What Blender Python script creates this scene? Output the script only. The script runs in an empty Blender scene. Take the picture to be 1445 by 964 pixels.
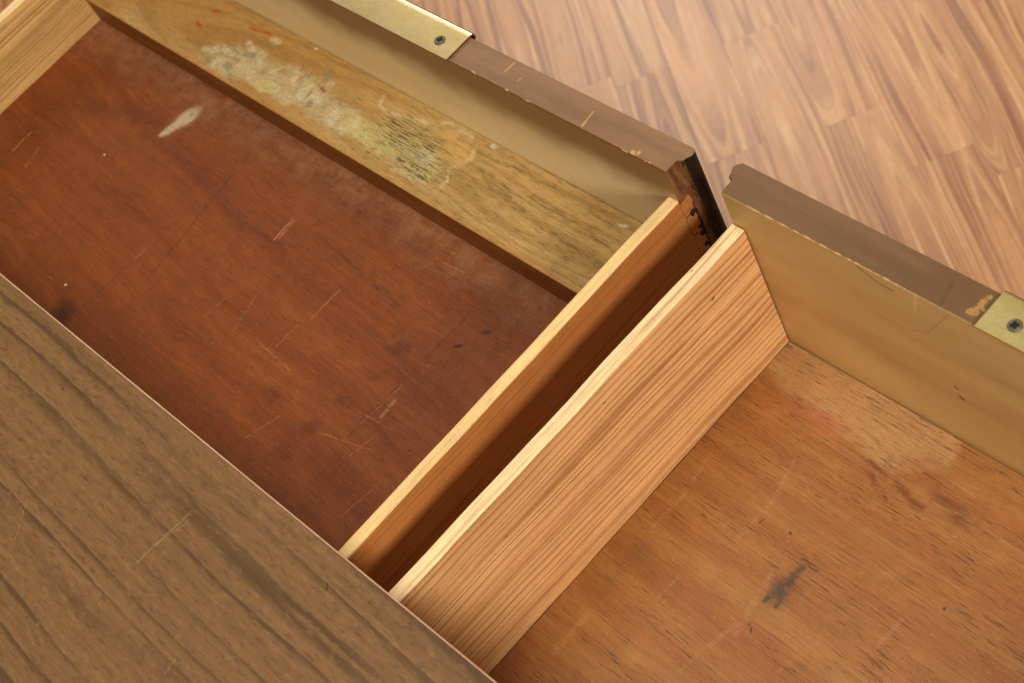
import bpy, bmesh, math, random
from mathutils import Vector, Matrix
rnd = random.Random(7)
scene = bpy.context.scene
COL = scene.collection
FH = 0.72                                    # height of the drawer fronts' top edge above the floor

# ------------------------------------------------------------------ camera
cd = bpy.data.cameras.new('camera'); cam = bpy.data.objects.new('camera', cd); COL.objects.link(cam)
cd.sensor_width = 36.0; cd.lens = 2477.06 * 36.0 / 1445.0
cd.clip_start = 0.01; cd.clip_end = 100
cd.dof.use_dof = True; cd.dof.focus_distance = 1.21; cd.dof.aperture_fstop = 11.0
RT = Vector((0.66269, 0.66538, -0.34368)); DN = Vector((0.42768, -0.71296, -0.55567)); FW = Vector((-0.61476, 0.22126, -0.75704))
m = Matrix.Identity(4)
for i in range(3):
    m[i][0] = RT[i]; m[i][1] = -DN[i]; m[i][2] = -FW[i]
m.translation = Vector((0.70695, -0.41245, 0.86822 + FH))
cam.matrix_world = m
scene.camera = cam

# ------------------------------------------------------------------ world and lamps
w = bpy.data.worlds.new('World'); scene.world = w; w.use_nodes = True
bg = w.node_tree.nodes['Background']; bg.inputs[0].default_value = (1.0, 0.95, 0.88, 1); bg.inputs[1].default_value = 0.14
def area(name, loc, target, sx, sy, power, color, spread=180):
    ld = bpy.data.lights.new(name, 'AREA'); ld.shape = 'RECTANGLE'; ld.size = sx; ld.size_y = sy
    ld.energy = power; ld.color = color; ld.spread = math.radians(spread)
    o = bpy.data.objects.new(name, ld); COL.objects.link(o)
    o.location = Vector(loc) + Vector((0, 0, FH))
    o.rotation_euler = (Vector(target) - Vector(loc)).to_track_quat('-Z', 'Y').to_euler()
    return o
area('window_light', (2.35, -0.62, 1.20), (0, -0.15, -0.06), 0.50, 0.50, 60, (1.0, 0.95, 0.87))
area('ceiling_light', (-0.22, -0.5, 1.90), (-0.22, -0.5, 0), 1.7, 1.7, 34, (1.0, 0.96, 0.90))
area('brass_reflection_light', (-3.0, 2.0, 2.15), (-0.3, 0.0, 0.0), 3.0, 2.2, 8, (1.0, 0.96, 0.90))  # wall-sized lamp added so the brass pulls have something bright to reflect
area('far_window_light', (-2.75, 1.95, 1.45), (-0.6, 0.4, -0.5), 1.1, 1.1, 54, (1.0, 0.93, 0.80))
vs = scene.view_settings
vs.view_transform = 'Standard'; vs.look = 'None'; vs.exposure = 0; vs.gamma = 1; vs.use_curve_mapping = False

# ------------------------------------------------------------------ node helpers
def C(r, g, b):
    f = lambda v: (v / 255 / 12.92) if v / 255 <= 0.04045 else ((v / 255 + 0.055) / 1.055) ** 2.4
    return (f(r), f(g), f(b), 1.0)

class S:                                      # a node socket with arithmetic
    def __init__(s, M, k): s.M = M; s.k = k
    def __add__(s, o): return s.M.math('ADD', s, o)
    def __radd__(s, o): return s.M.math('ADD', s, o)
    def __sub__(s, o): return s.M.math('SUBTRACT', s, o)
    def __rsub__(s, o): return s.M.math('SUBTRACT', o, s)
    def __mul__(s, o): return s.M.math('MULTIPLY', s, o)
    def __rmul__(s, o): return s.M.math('MULTIPLY', s, o)
    def __truediv__(s, o): return s.M.math('DIVIDE', s, o)
    def __pow__(s, o): return s.M.math('POWER', s, o)

TINT = {'walnut_laminate': (0.64, 0.53, 0.41), 'red_brown_bottom_panel': (0.79, 0.76, 0.43), 'oak_pencil_ledge': (0.80, 0.78, 0.58), 'varnished_panel_back_tan': (1.36, 1.52, 1.65),
        'fir_board_dark_orange': (0.80, 1.02, 1.10), 'raw_board_edge_pale': (1.0, 0.98, 1.03), 'fir_board_orange': (1.07, 1.38, 1.66), 'orange_brown_bottom_panel': (0.56, 0.52, 0.34),
        'varnished_panel_back_amber': (1.36, 1.76, 2.3), 'fir_board_tan': (1.2, 1.4, 1.35), 'brown_paint_chipped_edge': (0.92, 0.88, 0.70), 'brown_paint_chipped_corner': (0.66, 0.61, 0.45),
        'laminate_floor_strip': (0.89, 0.78, 0.59), 'dark_brown_rail': (2.0, 1.9, 0.8)}

class Mat:
    micro = 1.0; axis = 0; fibre = 0.55
    def remap(s, ox, oy, oz, sx, sy, sz):
        s.P = s.vm('MULTIPLY', s.vm('SUBTRACT', s.P, (ox, oy, oz)), (1 / sx, 1 / sy, 1 / sz))
    def K(s, r, g, b):                        # colour of a mark, kept clear of the wood's own tint
        t = TINT.get(s.m.name, (1, 1, 1)); c = C(r, g, b)
        return tuple(min(c[i] / t[i], 1.6) for i in range(3)) + (1.0,)
    def __init__(s, name):
        s.m = bpy.data.materials.new(name); s.m.use_nodes = True
        s.t = s.m.node_tree; s.bsdf = s.t.nodes['Principled BSDF']
        s.P = S(s, s.node('ShaderNodeTexCoord').outputs['Object'])
    def node(s, typ, **kw):
        n = s.t.nodes.new(typ)
        for k, v in kw.items(): setattr(n, k, v)
        return n
    def put(s, inp, v):
        if isinstance(v, S): s.t.links.new(v.k, inp)
        else: inp.default_value = v
    def math(s, op, a, b=0.0, c=None, clamp=False):
        n = s.node('ShaderNodeMath', operation=op, use_clamp=clamp)
        s.put(n.inputs[0], a); s.put(n.inputs[1], b)
        if c is not None: s.put(n.inputs[2], c)
        return S(s, n.outputs[0])
    def xyz(s, v=None):
        n = s.node('ShaderNodeSeparateXYZ'); s.put(n.inputs[0], v or s.P)
        return [S(s, o) for o in n.outputs]
    def vec(s, x=0.0, y=0.0, z=0.0):
        n = s.node('ShaderNodeCombineXYZ')
        for i, v in enumerate((x, y, z)): s.put(n.inputs[i], v)
        return S(s, n.outputs[0])
    def vm(s, op, a, b=None, scale=None, out=0):
        n = s.node('ShaderNodeVectorMath', operation=op); s.put(n.inputs[0], a)
        if b is not None: s.put(n.inputs[1], b)
        if scale is not None: s.put(n.inputs['Scale'], scale)
        return S(s, n.outputs[out])
    def noise(s, v, scale=1.0, detail=3.0, rough=0.55, dist=0.0, color=False):
        n = s.node('ShaderNodeTexNoise'); s.put(n.inputs['Vector'], v)
        n.inputs['Scale'].default_value = scale; n.inputs['Detail'].default_value = detail
        n.inputs['Roughness'].default_value = rough; n.inputs['Distortion'].default_value = dist
        return S(s, n.outputs['Color' if color else 'Fac'])
    def ss(s, x, a, b, lo=0.0, hi=1.0):
        n = s.node('ShaderNodeMapRange', interpolation_type='SMOOTHSTEP')
        s.put(n.inputs[0], x)
        for i, v in enumerate((a, b, lo, hi)): s.put(n.inputs[i + 1], v)
        return S(s, n.outputs[0])
    def mix(s, f, a, b, mode='MIX'):
        n = s.node('ShaderNodeMix', data_type='RGBA', blend_type=mode)
        s.put(n.inputs[0], f); s.put(n.inputs[6], a); s.put(n.inputs[7], b)
        return S(s, n.outputs[2])
    def bright(s, col, f):                    # multiply a colour by a scalar
        return s.vm('SCALE', col, scale=f)
    def warp(s, v, scale, amt, detail=3.0):   # displace coordinates by noise
        n = s.vm('SUBTRACT', s.noise(v, scale, detail, color=True), (0.5, 0.5, 0.5))
        return s.vm('ADD', v, s.vm('SCALE', n, scale=amt))
    def mx(s, *a):
        r = a[0]
        for b in a[1:]: r = s.math('MAXIMUM', r, b)
        return r
    def seg(s, v, a, b, wd, soft=1.0):        # mask of a stroke from a to b
        d = Vector((b[0] - a[0], b[1] - a[1], 0)); L2 = d.length_squared
        p = s.vm('SUBTRACT', v, (a[0], a[1], 0))
        t = s.math('MULTIPLY', s.vm('DOT_PRODUCT', p, tuple(d), out=1), 1 / L2, clamp=True)
        q = s.vm('SUBTRACT', p, s.vm('SCALE', tuple(d), scale=t))
        return s.ss(s.vm('LENGTH', q, out=1), wd * (1 - 0.9 * soft), wd, 1, 0)
    def field(s, v, c, r, ang=0.0):           # elliptical distance, 1 at the rim
        n = s.node('ShaderNodeMapping', vector_type='TEXTURE'); s.put(n.inputs[0], v)
        n.inputs[1].default_value = (c[0], c[1], 0); n.inputs[2].default_value = (0, 0, math.radians(ang)); n.inputs[3].default_value = (r[0], r[1], 1)
        return s.vm('LENGTH', S(s, n.outputs[0]), out=1)
    def blob(s, v, c, r, ang=0.0, soft=0.5):
        return s.ss(s.field(v, c, r, ang), 1 - soft, 1 + soft * 0.3, 1, 0)
    def finish(s, col, *a, **k):
        t = TINT.get(s.m.name)
        if s.micro:
            g = s.noise(s.P, 820, 3, 0.75); b = s.noise(s.P, 70, 4, 0.65)
            if s.axis:
                q = s.xyz(); fq = [760.0, 760.0, 760.0]; fq[s.axis - 1] = 30.0
                fb = s.noise(s.vec(q[0] * fq[0], q[1] * fq[1], q[2] * fq[2]), 1, 4, 0.75)
                col = s.bright(col, (fb - 0.5) * s.fibre + 1.0)
            col = s.bright(col, (g - 0.5) * (0.50 * s.micro) + (b - 0.5) * (0.30 * s.micro) + 1.0)
        if t: col = s.vm('MULTIPLY', col, t) if isinstance(col, S) else col
        return s._finish(col, *a, **k)
    def _finish(s, col, rough=0.5, spec=0.35, height=None, bump=0.0002, metal=0.0, coat=0.0, strength=1.0):
        s.put(s.bsdf.inputs['Base Color'], col); s.put(s.bsdf.inputs['Roughness'], rough)
        s.bsdf.inputs['Metallic'].default_value = metal; s.bsdf.inputs['Specular IOR Level'].default_value = spec
        if coat: s.bsdf.inputs['Coat Weight'].default_value = coat; s.bsdf.inputs['Coat Roughness'].default_value = 0.3
        if height is not None:
            n = s.node('ShaderNodeBump'); n.inputs['Distance'].default_value = bump; n.inputs['Strength'].default_value = strength
            s.put(n.inputs['Height'], height); s.t.links.new(n.outputs[0], s.bsdf.inputs['Normal'])
        return s.m

# ------------------------------------------------------------------ materials
def fir_face(name, light, dark, pitch, lean, seed, contrast=0.8, mark=0.0):
    """edge-grained softwood board, grain along y, rings stacked in z"""
    M = Mat(name); M.axis = 2; M.fibre = 0.50; x, y, z = M.xyz()
    zz = z + y * lean + (M.noise(M.vec(y * 2.4, z * 10, seed), 1, 2) - 0.5) * 0.020 + (M.noise(M.vec(y * 15, z * 50, seed + 5), 1, 3) - 0.5) * 0.0028
    ph = zz * (1 / pitch) + (M.noise(M.vec(zz * 34, seed, y * 0.5), 1, 2) - 0.5) * 7
    fr = M.math('FRACT', ph)
    r1 = (M.ss(fr, 0.25, 0.90) ** 1.6) * M.ss(fr, 0.88, 1.0, 1, 0)
    r2 = M.ss(M.noise(M.vec(y * 0.9, zz * 330, seed + 1), 1, 4, 0.6), 0.47, 0.66)
    ring = M.mx(r1 * M.ss(M.noise(M.vec(y * 1.6, zz * 45, seed + 6), 1, 2), 0.26, 0.52), r2 * 0.50)
    amp = M.noise(M.vec(y * 3, zz * 60, seed + 9), 1, 2)
    fib = M.noise(M.vec(y * 16, z * 1100, x * 300), 1, 3)
    tint = M.noise(M.vec(y * 5, z * 22, seed + 2), 1, 3)
    c = M.mix(ring * (amp * 1.1 + 0.2) * contrast, light, dark)
    c = M.bright(c, 0.86 + fib * 0.28 + (tint - 0.5) * 0.50)
    c = M.mix(M.ss(M.noise(M.vec(y * 2.5, z * 30, seed + 4), 1, 2), 0.50, 0.66) * 0.30 * contrast, c, dark)
    pore = M.ss(M.noise(M.vec(y * 45, z * 900, seed), 1, 2), 0.66, 0.75) * 0.35
    c = M.mix(pore, c, C(110, 60, 30))
    if mark:
        k = M.mx(M.blob(M.vec(y, z), (-0.044, -0.060), (0.0024, 0.0014), 20, 0.5), M.blob(M.vec(y, z), (-0.257, -0.071), (0.002, 0.001), 0, 0.7), M.blob(M.vec(y, z), (-0.15, -0.05), (0.0015, 0.0009), 0, 0.7))
        c = M.mix(k * 0.8, c, C(105, 50, 25))
    return M.finish(c, 0.52, 0.3, fib * 0.4 - ring * 0.8, 0.00045)

def edge_grain(name, light, dark, seed, specks=1.0, lines=0.9):
    """pale raw top edge of a drawer side, grain along y"""
    M = Mat(name); M.axis = 2; M.fibre = 0.55; x, y, z = M.xyz()
    xx = x + (M.noise(M.vec(y * 5, seed, 0), 1, 2) - 0.5) * 0.006
    a = M.noise(M.vec(y * 7, xx * 330, seed), 1, 4, 0.65)
    b = M.noise(M.vec(y * 40, xx * 900, seed + 3), 1, 2)
    g = M.noise(M.vec(y * 9, xx * 60, seed), 1, 3)
    c = M.mix(M.ss(a, 0.44, 0.68) * lines, light, dark)
    c = M.mix(M.ss(b, 0.56, 0.70) * 0.5, c, dark)
    c = M.bright(c, 0.78 + g * 0.40)
    c = M.mix(M.ss(M.noise(M.vec(y * 60, xx * 420, seed + 8), 1, 2), 0.73, 0.77) * 0.75 * specks, c, C(120, 72, 35))
    return M.finish(c, 0.55, 0.25, a + b, 0.0003)

def ledge_mat():
    M = Mat('oak_pencil_ledge'); M.axis = 1; M.fibre = 0.50; x, y, z = M.xyz(); x, y = x * 0.9933 + y * 0.2926 + 0.0076, y * 0.8811 - 0.0016; V = M.vec(x, y, 0)
    # cathedral rings from an inclined log axis
    yy = y + 0.045 + (M.noise(M.vec(x * 5, y * 10, 2), 1, 2) - 0.5) * 0.026
    bb = (x + 0.02) * 0.09 + 0.012
    r = M.math('SQRT', yy * yy + bb * bb) + (M.noise(M.vec(x * 30, y * 90, 1), 1, 2) - 0.5) * 0.0022
    fr = M.math('FRACT', r * 105 + (M.noise(M.vec(r * 60, 3, 0), 1, 1) - 0.5) * 2)
    ring = M.ss(fr, 0.35, 0.85) * M.ss(fr, 0.88, 1.0, 1, 0)
    pore = M.ss(M.noise(M.vec(x * 75, y * 1150, 0), 1, 2, 0.5), 0.56, 0.66)
    pore2 = M.ss(M.noise(M.vec(x * 150, y * 1900, 4), 1, 2, 0.5), 0.55, 0.7)
    fib = M.noise(M.vec(x * 12, y * 500, 7), 1, 3)
    varn = M.ss(x + (M.noise(V, 16, 3) - 0.5) * 0.22, -0.47, -0.30)         # varnish kept at the far left, bare wood right
    base = M.mix(varn, C(190, 144, 86), C(206, 166, 112))
    dark = M.mix(varn, C(140, 92, 42), C(150, 108, 62))
    side = M.ss(x, -0.30, -0.18)
    c = M.mix(ring * (0.26 + side * 0.12), base, dark)
    c = M.mix((pore * (0.22 + ring * 0.22) + pore2 * 0.15) * (0.45 + varn * 0.5), c, C(105, 74, 40))
    tone = M.noise(M.vec(x * 7, y * 22, 5), 1, 4)
    c = M.bright(c, 0.86 + fib * 0.16 + (tone - 0.5) * 0.34 + 0.04)
    W = M.warp(M.warp(V, 60, 0.012, 4), 260, 0.0030, 3)
    W2 = M.warp(V, 45, 0.020, 5)
    spl = M.noise(V, 130, 5, 0.65)
    # grey brown flame streaks near the right end
    st = M.mx(M.seg(W, (-0.228, -0.0276), (-0.150, -0.0385), 0.0042), M.seg(W, (-0.20, -0.0275), (-0.165, -0.035), 0.0052), M.seg(W, (-0.150, -0.026), (-0.065, -0.030), 0.0045), M.seg(W, (-0.25, -0.014), (-0.13, -0.012), 0.0032), M.seg(W, (-0.135, -0.043), (-0.03, -0.047), 0.0030), M.seg(W, (-0.10, -0.014), (-0.03, -0.018), 0.0028))
    c = M.mix(st * M.ss(M.noise(M.vec(x * 34, y * 700, 2), 1, 4, 0.7), 0.34, 0.60) * 0.62, c, C(112, 88, 54))
    # dried whitish spill on the left
    ca = M.mx(M.blob(W2, (-0.503, -0.050), (0.062, 0.021), 8, 0.8), M.blob(W2, (-0.43, -0.044), (0.058, 0.022), 4, 0.85), M.blob(W2, (-0.375, -0.049), (0.055, 0.017), 0, 0.9))
    Vs = M.warp(V, 35, 0.020, 4); n1 = M.noise(Vs, 90, 6, 0.72); n2 = M.noise(M.vec(x * 60, y * 110, 3), 1, 6, 0.75); n3 = M.noise(Vs, 55, 3, 0.6)
    ca = M.ss(ca + (n2 - 0.5) * 1.1, 0.12, 0.72)
    c = M.mix(ca * M.ss(n1, 0.26, 0.56) * 0.66, c, M.K(200, 182, 134))
    c = M.mix(ca * M.ss(n3, 0.52, 0.60) * 0.40, c, M.K(176, 150, 108))
    c = M.mix(ca * M.ss(n3, 0.36, 0.46, 1, 0) * 0.55, c, M.K(216, 200, 158))
    rdg = M.math('ABSOLUTE', M.noise(Vs, 62, 4, 0.6) - 0.52)
    c = M.mix(ca * M.ss(rdg, 0.0, 0.016, 1, 0) * 0.30, c, C(126, 98, 62))
    ed = M.mx(M.seg(W, (-0.556, -0.0555), (-0.525, -0.0440), 0.0050), M.seg(W, (-0.522, -0.0300), (-0.487, -0.0440), 0.0042), M.seg(W, (-0.525, -0.0500), (-0.507, -0.0440), 0.0030), M.blob(W, (-0.4966, -0.0181), (0.0085, 0.0050), 0, 0.5), M.blob(W, (-0.545, -0.0520), (0.012, 0.0050), 30, 0.5), M.blob(W, (-0.405, -0.0255), (0.006, 0.004), 0, 0.7))
    c = M.mix(ed * M.ss(spl, 0.30, 0.58) * 0.62, c, M.K(212, 198, 156))
    gr = M.mx(M.blob(W, (-0.507, -0.0410), (0.010, 0.0050), 10, 0.6), M.blob(W, (-0.514, -0.0590), (0.007, 0.0045), 0, 0.7), M.blob(W, (-0.541, -0.0640), (0.004, 0.0055), 20, 0.6), M.blob(W, (-0.4137, -0.0225), (0.011, 0.0042), 0, 0.8), M.blob(W, (-0.405, -0.0520), (0.005, 0.003), 0, 0.7))
    c = M.mix(gr * 0.62, c, M.K(126, 116, 88))
    dirt = M.ss(M.noise(M.warp(V, 40, 0.02), 55, 6, 0.72), 0.54, 0.68) * M.mx(ca, M.blob(W2, (-0.44, -0.040), (0.05, 0.02), 0, 0.6))
    c = M.mix(dirt * 0.50, c, C(120, 96, 62))
    ye = M.mx(M.blob(W, (-0.4600, -0.0575), (0.020, 0.0085), 10, 0.7), M.blob(W2, (-0.325, -0.048), (0.048, 0.014), 3, 0.75), M.blob(W2, (-0.272, -0.046), (0.036, 0.017), 0, 0.6))
    ye = M.ss(ye + (n2 - 0.5) * 0.7, 0.15, 0.65)
    c = M.mix(ye * M.ss(spl, 0.26, 0.5) * 0.70, c, M.K(200, 184, 116))
    c = M.mix(ye * M.ss(M.noise(V, 240, 4, 0.7), 0.55, 0.64) * 0.6, c, M.K(216, 202, 140))
    c = M.mix(ye * M.ss(M.noise(M.vec(x * 70, y * 420, 8), 1, 5, 0.7), 0.56, 0.66) * 0.5, c, C(118, 100, 56))
    # open black pores where the finish was eaten away
    ez = M.mx(M.blob(W2, (-0.285, -0.034), (0.056, 0.023), -4, 0.6), M.blob(W2, (-0.262, -0.054), (0.030, 0.010), 3, 0.5))
    bp = M.ss(M.noise(M.vec(x * 62, y * 780, 3), 1, 3, 0.6), 0.52, 0.62)
    c = M.mix(ez * 0.58, c, M.K(170, 148, 92))
    c = M.mix(ez * bp * 0.85, c, C(66, 58, 32))
    c = M.mix(M.blob(W, (-0.243, -0.024), (0.026, 0.012), -12, 0.8) * 0.55, c, M.K(206, 160, 84))
    c = M.mix(M.blob(W, (-0.262, -0.042), (0.014, 0.007), 0, 0.7) * 0.65, c, M.K(196, 182, 146))
    # tide line round the eaten patch
    pts = [(-0.349, -0.012), (-0.3419, -0.0222), (-0.328, -0.0237), (-0.310, -0.0175), (-0.2903, -0.0146), (-0.266, -0.0075), (-0.2459, -0.0066), (-0.231, -0.0120), (-0.2256, -0.0190), (-0.2269, -0.029), (-0.2363, -0.0389), (-0.2270, -0.0480), (-0.2289, -0.0560), (-0.2480, -0.0620), (-0.280, -0.0640)]
    tide = M.mx(*[M.seg(W, a, b, 0.0034) for a, b in zip(pts, pts[1:])])
    c = M.mix(tide * M.ss(M.noise(V, 70, 3), 0.34, 0.62) * 0.55, c, M.K(212, 192, 144))
    bl = M.mx(*[M.seg(W, (px, py), (px + ln, py - 0.0006), 0.0008) for px, py, ln in ((-0.318, -0.0622, 0.018), (-0.275, -0.0580, 0.026), (-0.268, -0.0555, 0.022), (-0.262, -0.0532, 0.018), (-0.42, -0.0300, 0.012), (-0.415, -0.0330, 0.010), (-0.372, -0.0520, 0.010))])
    c = M.mix(bl * 0.85, c, C(52, 46, 30))
    rd = M.mx(M.blob(W, (-0.5869, -0.0195), (0.008, 0.0030), 20, 0.7), M.blob(W, (-0.589, -0.0392), (0.008, 0.0022), -12, 0.7), M.seg(W, (-0.535, -0.0150), (-0.508, -0.0150), 0.0030), M.blob(W, (-0.4072, -0.0332), (0.0062, 0.0021), 0, 0.5), M.blob(W, (-0.572, -0.042), (0.003, 0.002), 0, 0.8))
    c = M.mix(rd * M.ss(spl, 0.2, 0.5) * 0.85, c, C(176, 78, 40))
    c = M.mix(M.mx(M.blob(W, (-0.2156, -0.0050), (0.004, 0.0022), 0, 0.6), M.blob(W, (-0.066, -0.0100), (0.006, 0.0018), 10, 0.6), M.blob(W, (-0.452, -0.0060), (0.003, 0.002), 0, 0.6)) * 0.7, c, M.K(222, 205, 165))
    jd = M.ss(y + (M.noise(M.vec(x * 60, 1, 1), 1, 3) - 0.5) * 0.004, -0.0022, 0.0004)
    c = M.mix(jd * 0.5, c, C(96, 78, 46))
    # the rounded arris kept its orange varnish
    c = M.mix(M.ss(y + (M.noise(M.vec(x * 25, 0, 4), 1, 3) - 0.5) * 0.004, -0.0722, -0.0665, 1, 0) * 0.55, c, C(192, 132, 66))
    return M.finish(c, 0.50, 0.3, fib * 0.4 - pore * 0.5 - ez * bp * 1.2 + ye * spl * 0.8 + ca * n1 * 1.4, 0.0005)

def mahogany():
    M = Mat('red_brown_bottom_panel'); M.axis = 1; M.fibre = 1.0; M.micro = 1.6; M.remap(0.002, -0.0043, 0, 1, 1.0066, 1); x, y, z = M.xyz(); V = M.vec(x, y, 0)
    yy = y + x * 0.10 + (M.noise(M.vec(x * 3.5, y * 9, 0), 1, 3) - 0.5) * 0.05
    st = M.noise(M.vec(x * 1.3, yy * 42, 2), 1, 4, 0.6)
    st2 = M.noise(M.vec(x * 7, yy * 260, 5), 1, 3, 0.6)
    cl = M.noise(V, 7, 4, 0.55)
    c = M.mix(M.ss(st, 0.28, 0.74), C(124, 60, 30), C(143, 76, 40))
    c = M.mix(M.ss(cl, 0.42, 0.72) * 0.45, c, C(110, 56, 30))
    st3 = M.noise(M.vec(x * 22, yy * 620, 8), 1, 4, 0.7)
    c = M.bright(c, 0.66 + st2 * 0.36 + st3 * 0.32)
    pore = M.ss(M.noise(M.vec(x * 80, yy * 1000, 1), 1, 3, 0.6), 0.57, 0.68)
    c = M.mix(pore * 0.50, c, C(60, 26, 12))
    W = M.warp(V, 50, 0.012, 4); Wf = M.warp(V, 150, 0.003, 3)
    dkv = M.mx(M.seg(W, (-0.56, -0.146), (-0.47, -0.150), 0.010), M.seg(W, (-0.47, -0.150), (-0.38, -0.165), 0.009), M.seg(W, (-0.38, -0.165), (-0.33, -0.160), 0.005), M.seg(W, (-0.31, -0.135), (-0.19, -0.148), 0.004), M.seg(W, (-0.64, -0.150), (-0.56, -0.130), 0.018))
    c = M.mix(dkv * 0.36, c, C(88, 40, 24))
    c = M.mix(M.seg(M.warp(V, 25, 0.012, 3), (-0.31, -0.1345), (-0.18, -0.149), 0.0014) * M.ss(M.noise(V, 90), 0.4, 0.55) * 0.7, c, C(48, 28, 20))
    # dusty scuffed band along the ledge
    hz = M.ss(y + (M.noise(M.vec(x * 20, y * 40, 1), 1, 4, 0.65) - 0.5) * 0.06, -0.125, -0.080) * M.ss(M.noise(V, 60, 5, 0.7), 0.34, 0.66)
    hz2 = M.ss(y + (M.noise(V, 26, 4, 0.65) - 0.5) * 0.05, -0.118, -0.084)
    c = M.mix(hz2 * 0.45, c, M.K(120, 76, 46))
    c = M.mix(hz * 0.50, c, M.K(150, 104, 70))
    # spots
    sp = M.mx(M.blob(W, (-0.1594, -0.1758), (0.012, 0.0085), 30, 0.45), M.blob(W, (-0.160, -0.205), (0.007, 0.006), 0, 0.6), M.blob(W, (-0.163, -0.232), (0.010, 0.006), 0, 0.8), M.blob(W, (-0.1690, -0.2628), (0.009, 0.010), 0, 0.7), M.blob(W, (-0.172, -0.290), (0.014, 0.008), 0, 0.8), M.blob(W, (-0.22, -0.26), (0.02, 0.008), 0, 0.9))
    c = M.mix(sp * M.ss(M.noise(V, 140, 4, 0.7), 0.25, 0.5) * 0.46, c, C(80, 34, 22))
    ink = M.mx(M.blob(Wf, (-0.1187, -0.1483), (0.0055, 0.0022), 40, 0.6), M.blob(Wf, (-0.1083, -0.1275), (0.005, 0.0025), 40, 0.8), M.blob(W, (-0.46, -0.318), (0.016, 0.020), 20, 0.9), M.blob(W, (-0.462, -0.332), (0.018, 0.012), 0, 0.9))
    c = M.mix(ink * 0.72, c, C(40, 28, 20))
    c = M.mix(M.blob(Wf, (-0.1703, -0.1322), (0.0022, 0.0016), 0, 0.5) * 0.8, c, C(178, 70, 44))
    # square dark lines pressed across the grain
    cr = M.mx(M.seg(Wf, (-0.4377, -0.1074), (-0.4167, -0.2457), 0.0016), M.seg(Wf, (-0.1368, -0.2500), (-0.1327, -0.125), 0.0017), M.seg(Wf, (-0.448, -0.300), (-0.4456, -0.2242), 0.0014))
    c = M.mix(cr * M.ss(M.noise(V, 60, 3), 0.35, 0.60) * 0.42, c, C(70, 28, 18))
    # white filler drip
    wf = M.mx(M.blob(Wf, (-0.5322, -0.1120), (0.0098, 0.0160), -14, 0.5), M.blob(Wf, (-0.5362, -0.1260), (0.0062, 0.0150), -14, 0.5), M.seg(Wf, (-0.537, -0.128), (-0.5402, -0.1385), 0.0036))
    c = M.mix(M.mx(M.blob(W, (-0.5318, -0.115), (0.015, 0.032), -14, 0.9), M.blob(Wf, (-0.5270, -0.093), (0.006, 0.010), -14, 0.9)) * 0.30, c, M.K(150, 108, 76))
    c = M.mix(wf * 0.74, c, M.K(182, 162, 124))
    c = M.mix(M.blob(Wf, (-0.5306, -0.1085), (0.0028, 0.0018), 0, 0.6) * 0.5, c, M.K(110, 92, 68))
    # scratches
    sc = [((-0.6748, -0.2287), (-0.6762, -0.2036), 0.0011, .9), ((-0.6439, -0.2342), (-0.6503, -0.2121), 0.0009, .5), ((-0.3411, -0.1598), (-0.3423, -0.1356), 0.0013, .8), ((-0.338, -0.157), (-0.3395, -0.138), 0.0012, .6),
          ((-0.1263, -0.225), (-0.1281, -0.2083), 0.0022, .65), ((-0.1364, -0.2385), (-0.1325, -0.1967), 0.0008, .5), ((-0.2478, -0.1954), (-0.2474, -0.1641), 0.0010, .45), ((-0.2538, -0.2298), (-0.2534, -0.2065), 0.0008, .5),
          ((-0.145, -0.232), (-0.110, -0.228), 0.0007, .5), ((-0.4456, -0.240), (-0.4452, -0.226), 0.0009, .5), ((-0.27, -0.235), (-0.225, -0.238), 0.0008, .4), ((-0.16, -0.262), (-0.105, -0.247), 0.0007, .45), ((-0.123, -0.262), (-0.118, -0.236), 0.0008, .5),
          ((-0.30, -0.240), (-0.31, -0.205), 0.0008, .35), ((-0.335, -0.245), (-0.333, -0.220), 0.0007, .4), ((-0.21, -0.30), (-0.20, -0.27), 0.0008, .4), ((-0.09, -0.30), (-0.086, -0.27), 0.0007, .4), ((-0.62, -0.12), (-0.60, -0.125), 0.0009, .3), ((-0.19, -0.10), (-0.165, -0.098), 0.0009, .45)]
    for a, b, wd, k in sc:
        c = M.mix(M.seg(Wf, a, b, wd, 0.8) * M.ss(M.noise(V, 220, 2), 0.30, 0.50) * k * 0.62, c, M.K(190, 132, 92))
    for ax, ay, th, k in ((90, 700, 0.705, .30), (800, 60, 0.73, .16)):
        c = M.mix(M.ss(M.noise(M.vec(x * ax, y * ay + x * 30, 3), 1, 1), th, th + 0.05) * k * 0.8, c, M.K(186, 128, 92))
    dots = M.mx(M.blob(V, (-0.4845, -0.2941), (0.0016, 0.0012), 0, 0.4), M.blob(V, (-0.576, -0.1826), (0.0014, 0.001), 0, 0.4))
    c = M.mix(dots, c, M.K(215, 180, 140))
    spk = M.ss(M.noise(V, 420, 2, 0.5), 0.73, 0.78)
    c = M.mix(spk * 0.35, c, M.K(180, 128, 92))
    return M.finish(c, 0.46 + hz * 0.15, 0.18, st2 * 0.6 - pore * 0.5, 0.00012)

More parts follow.
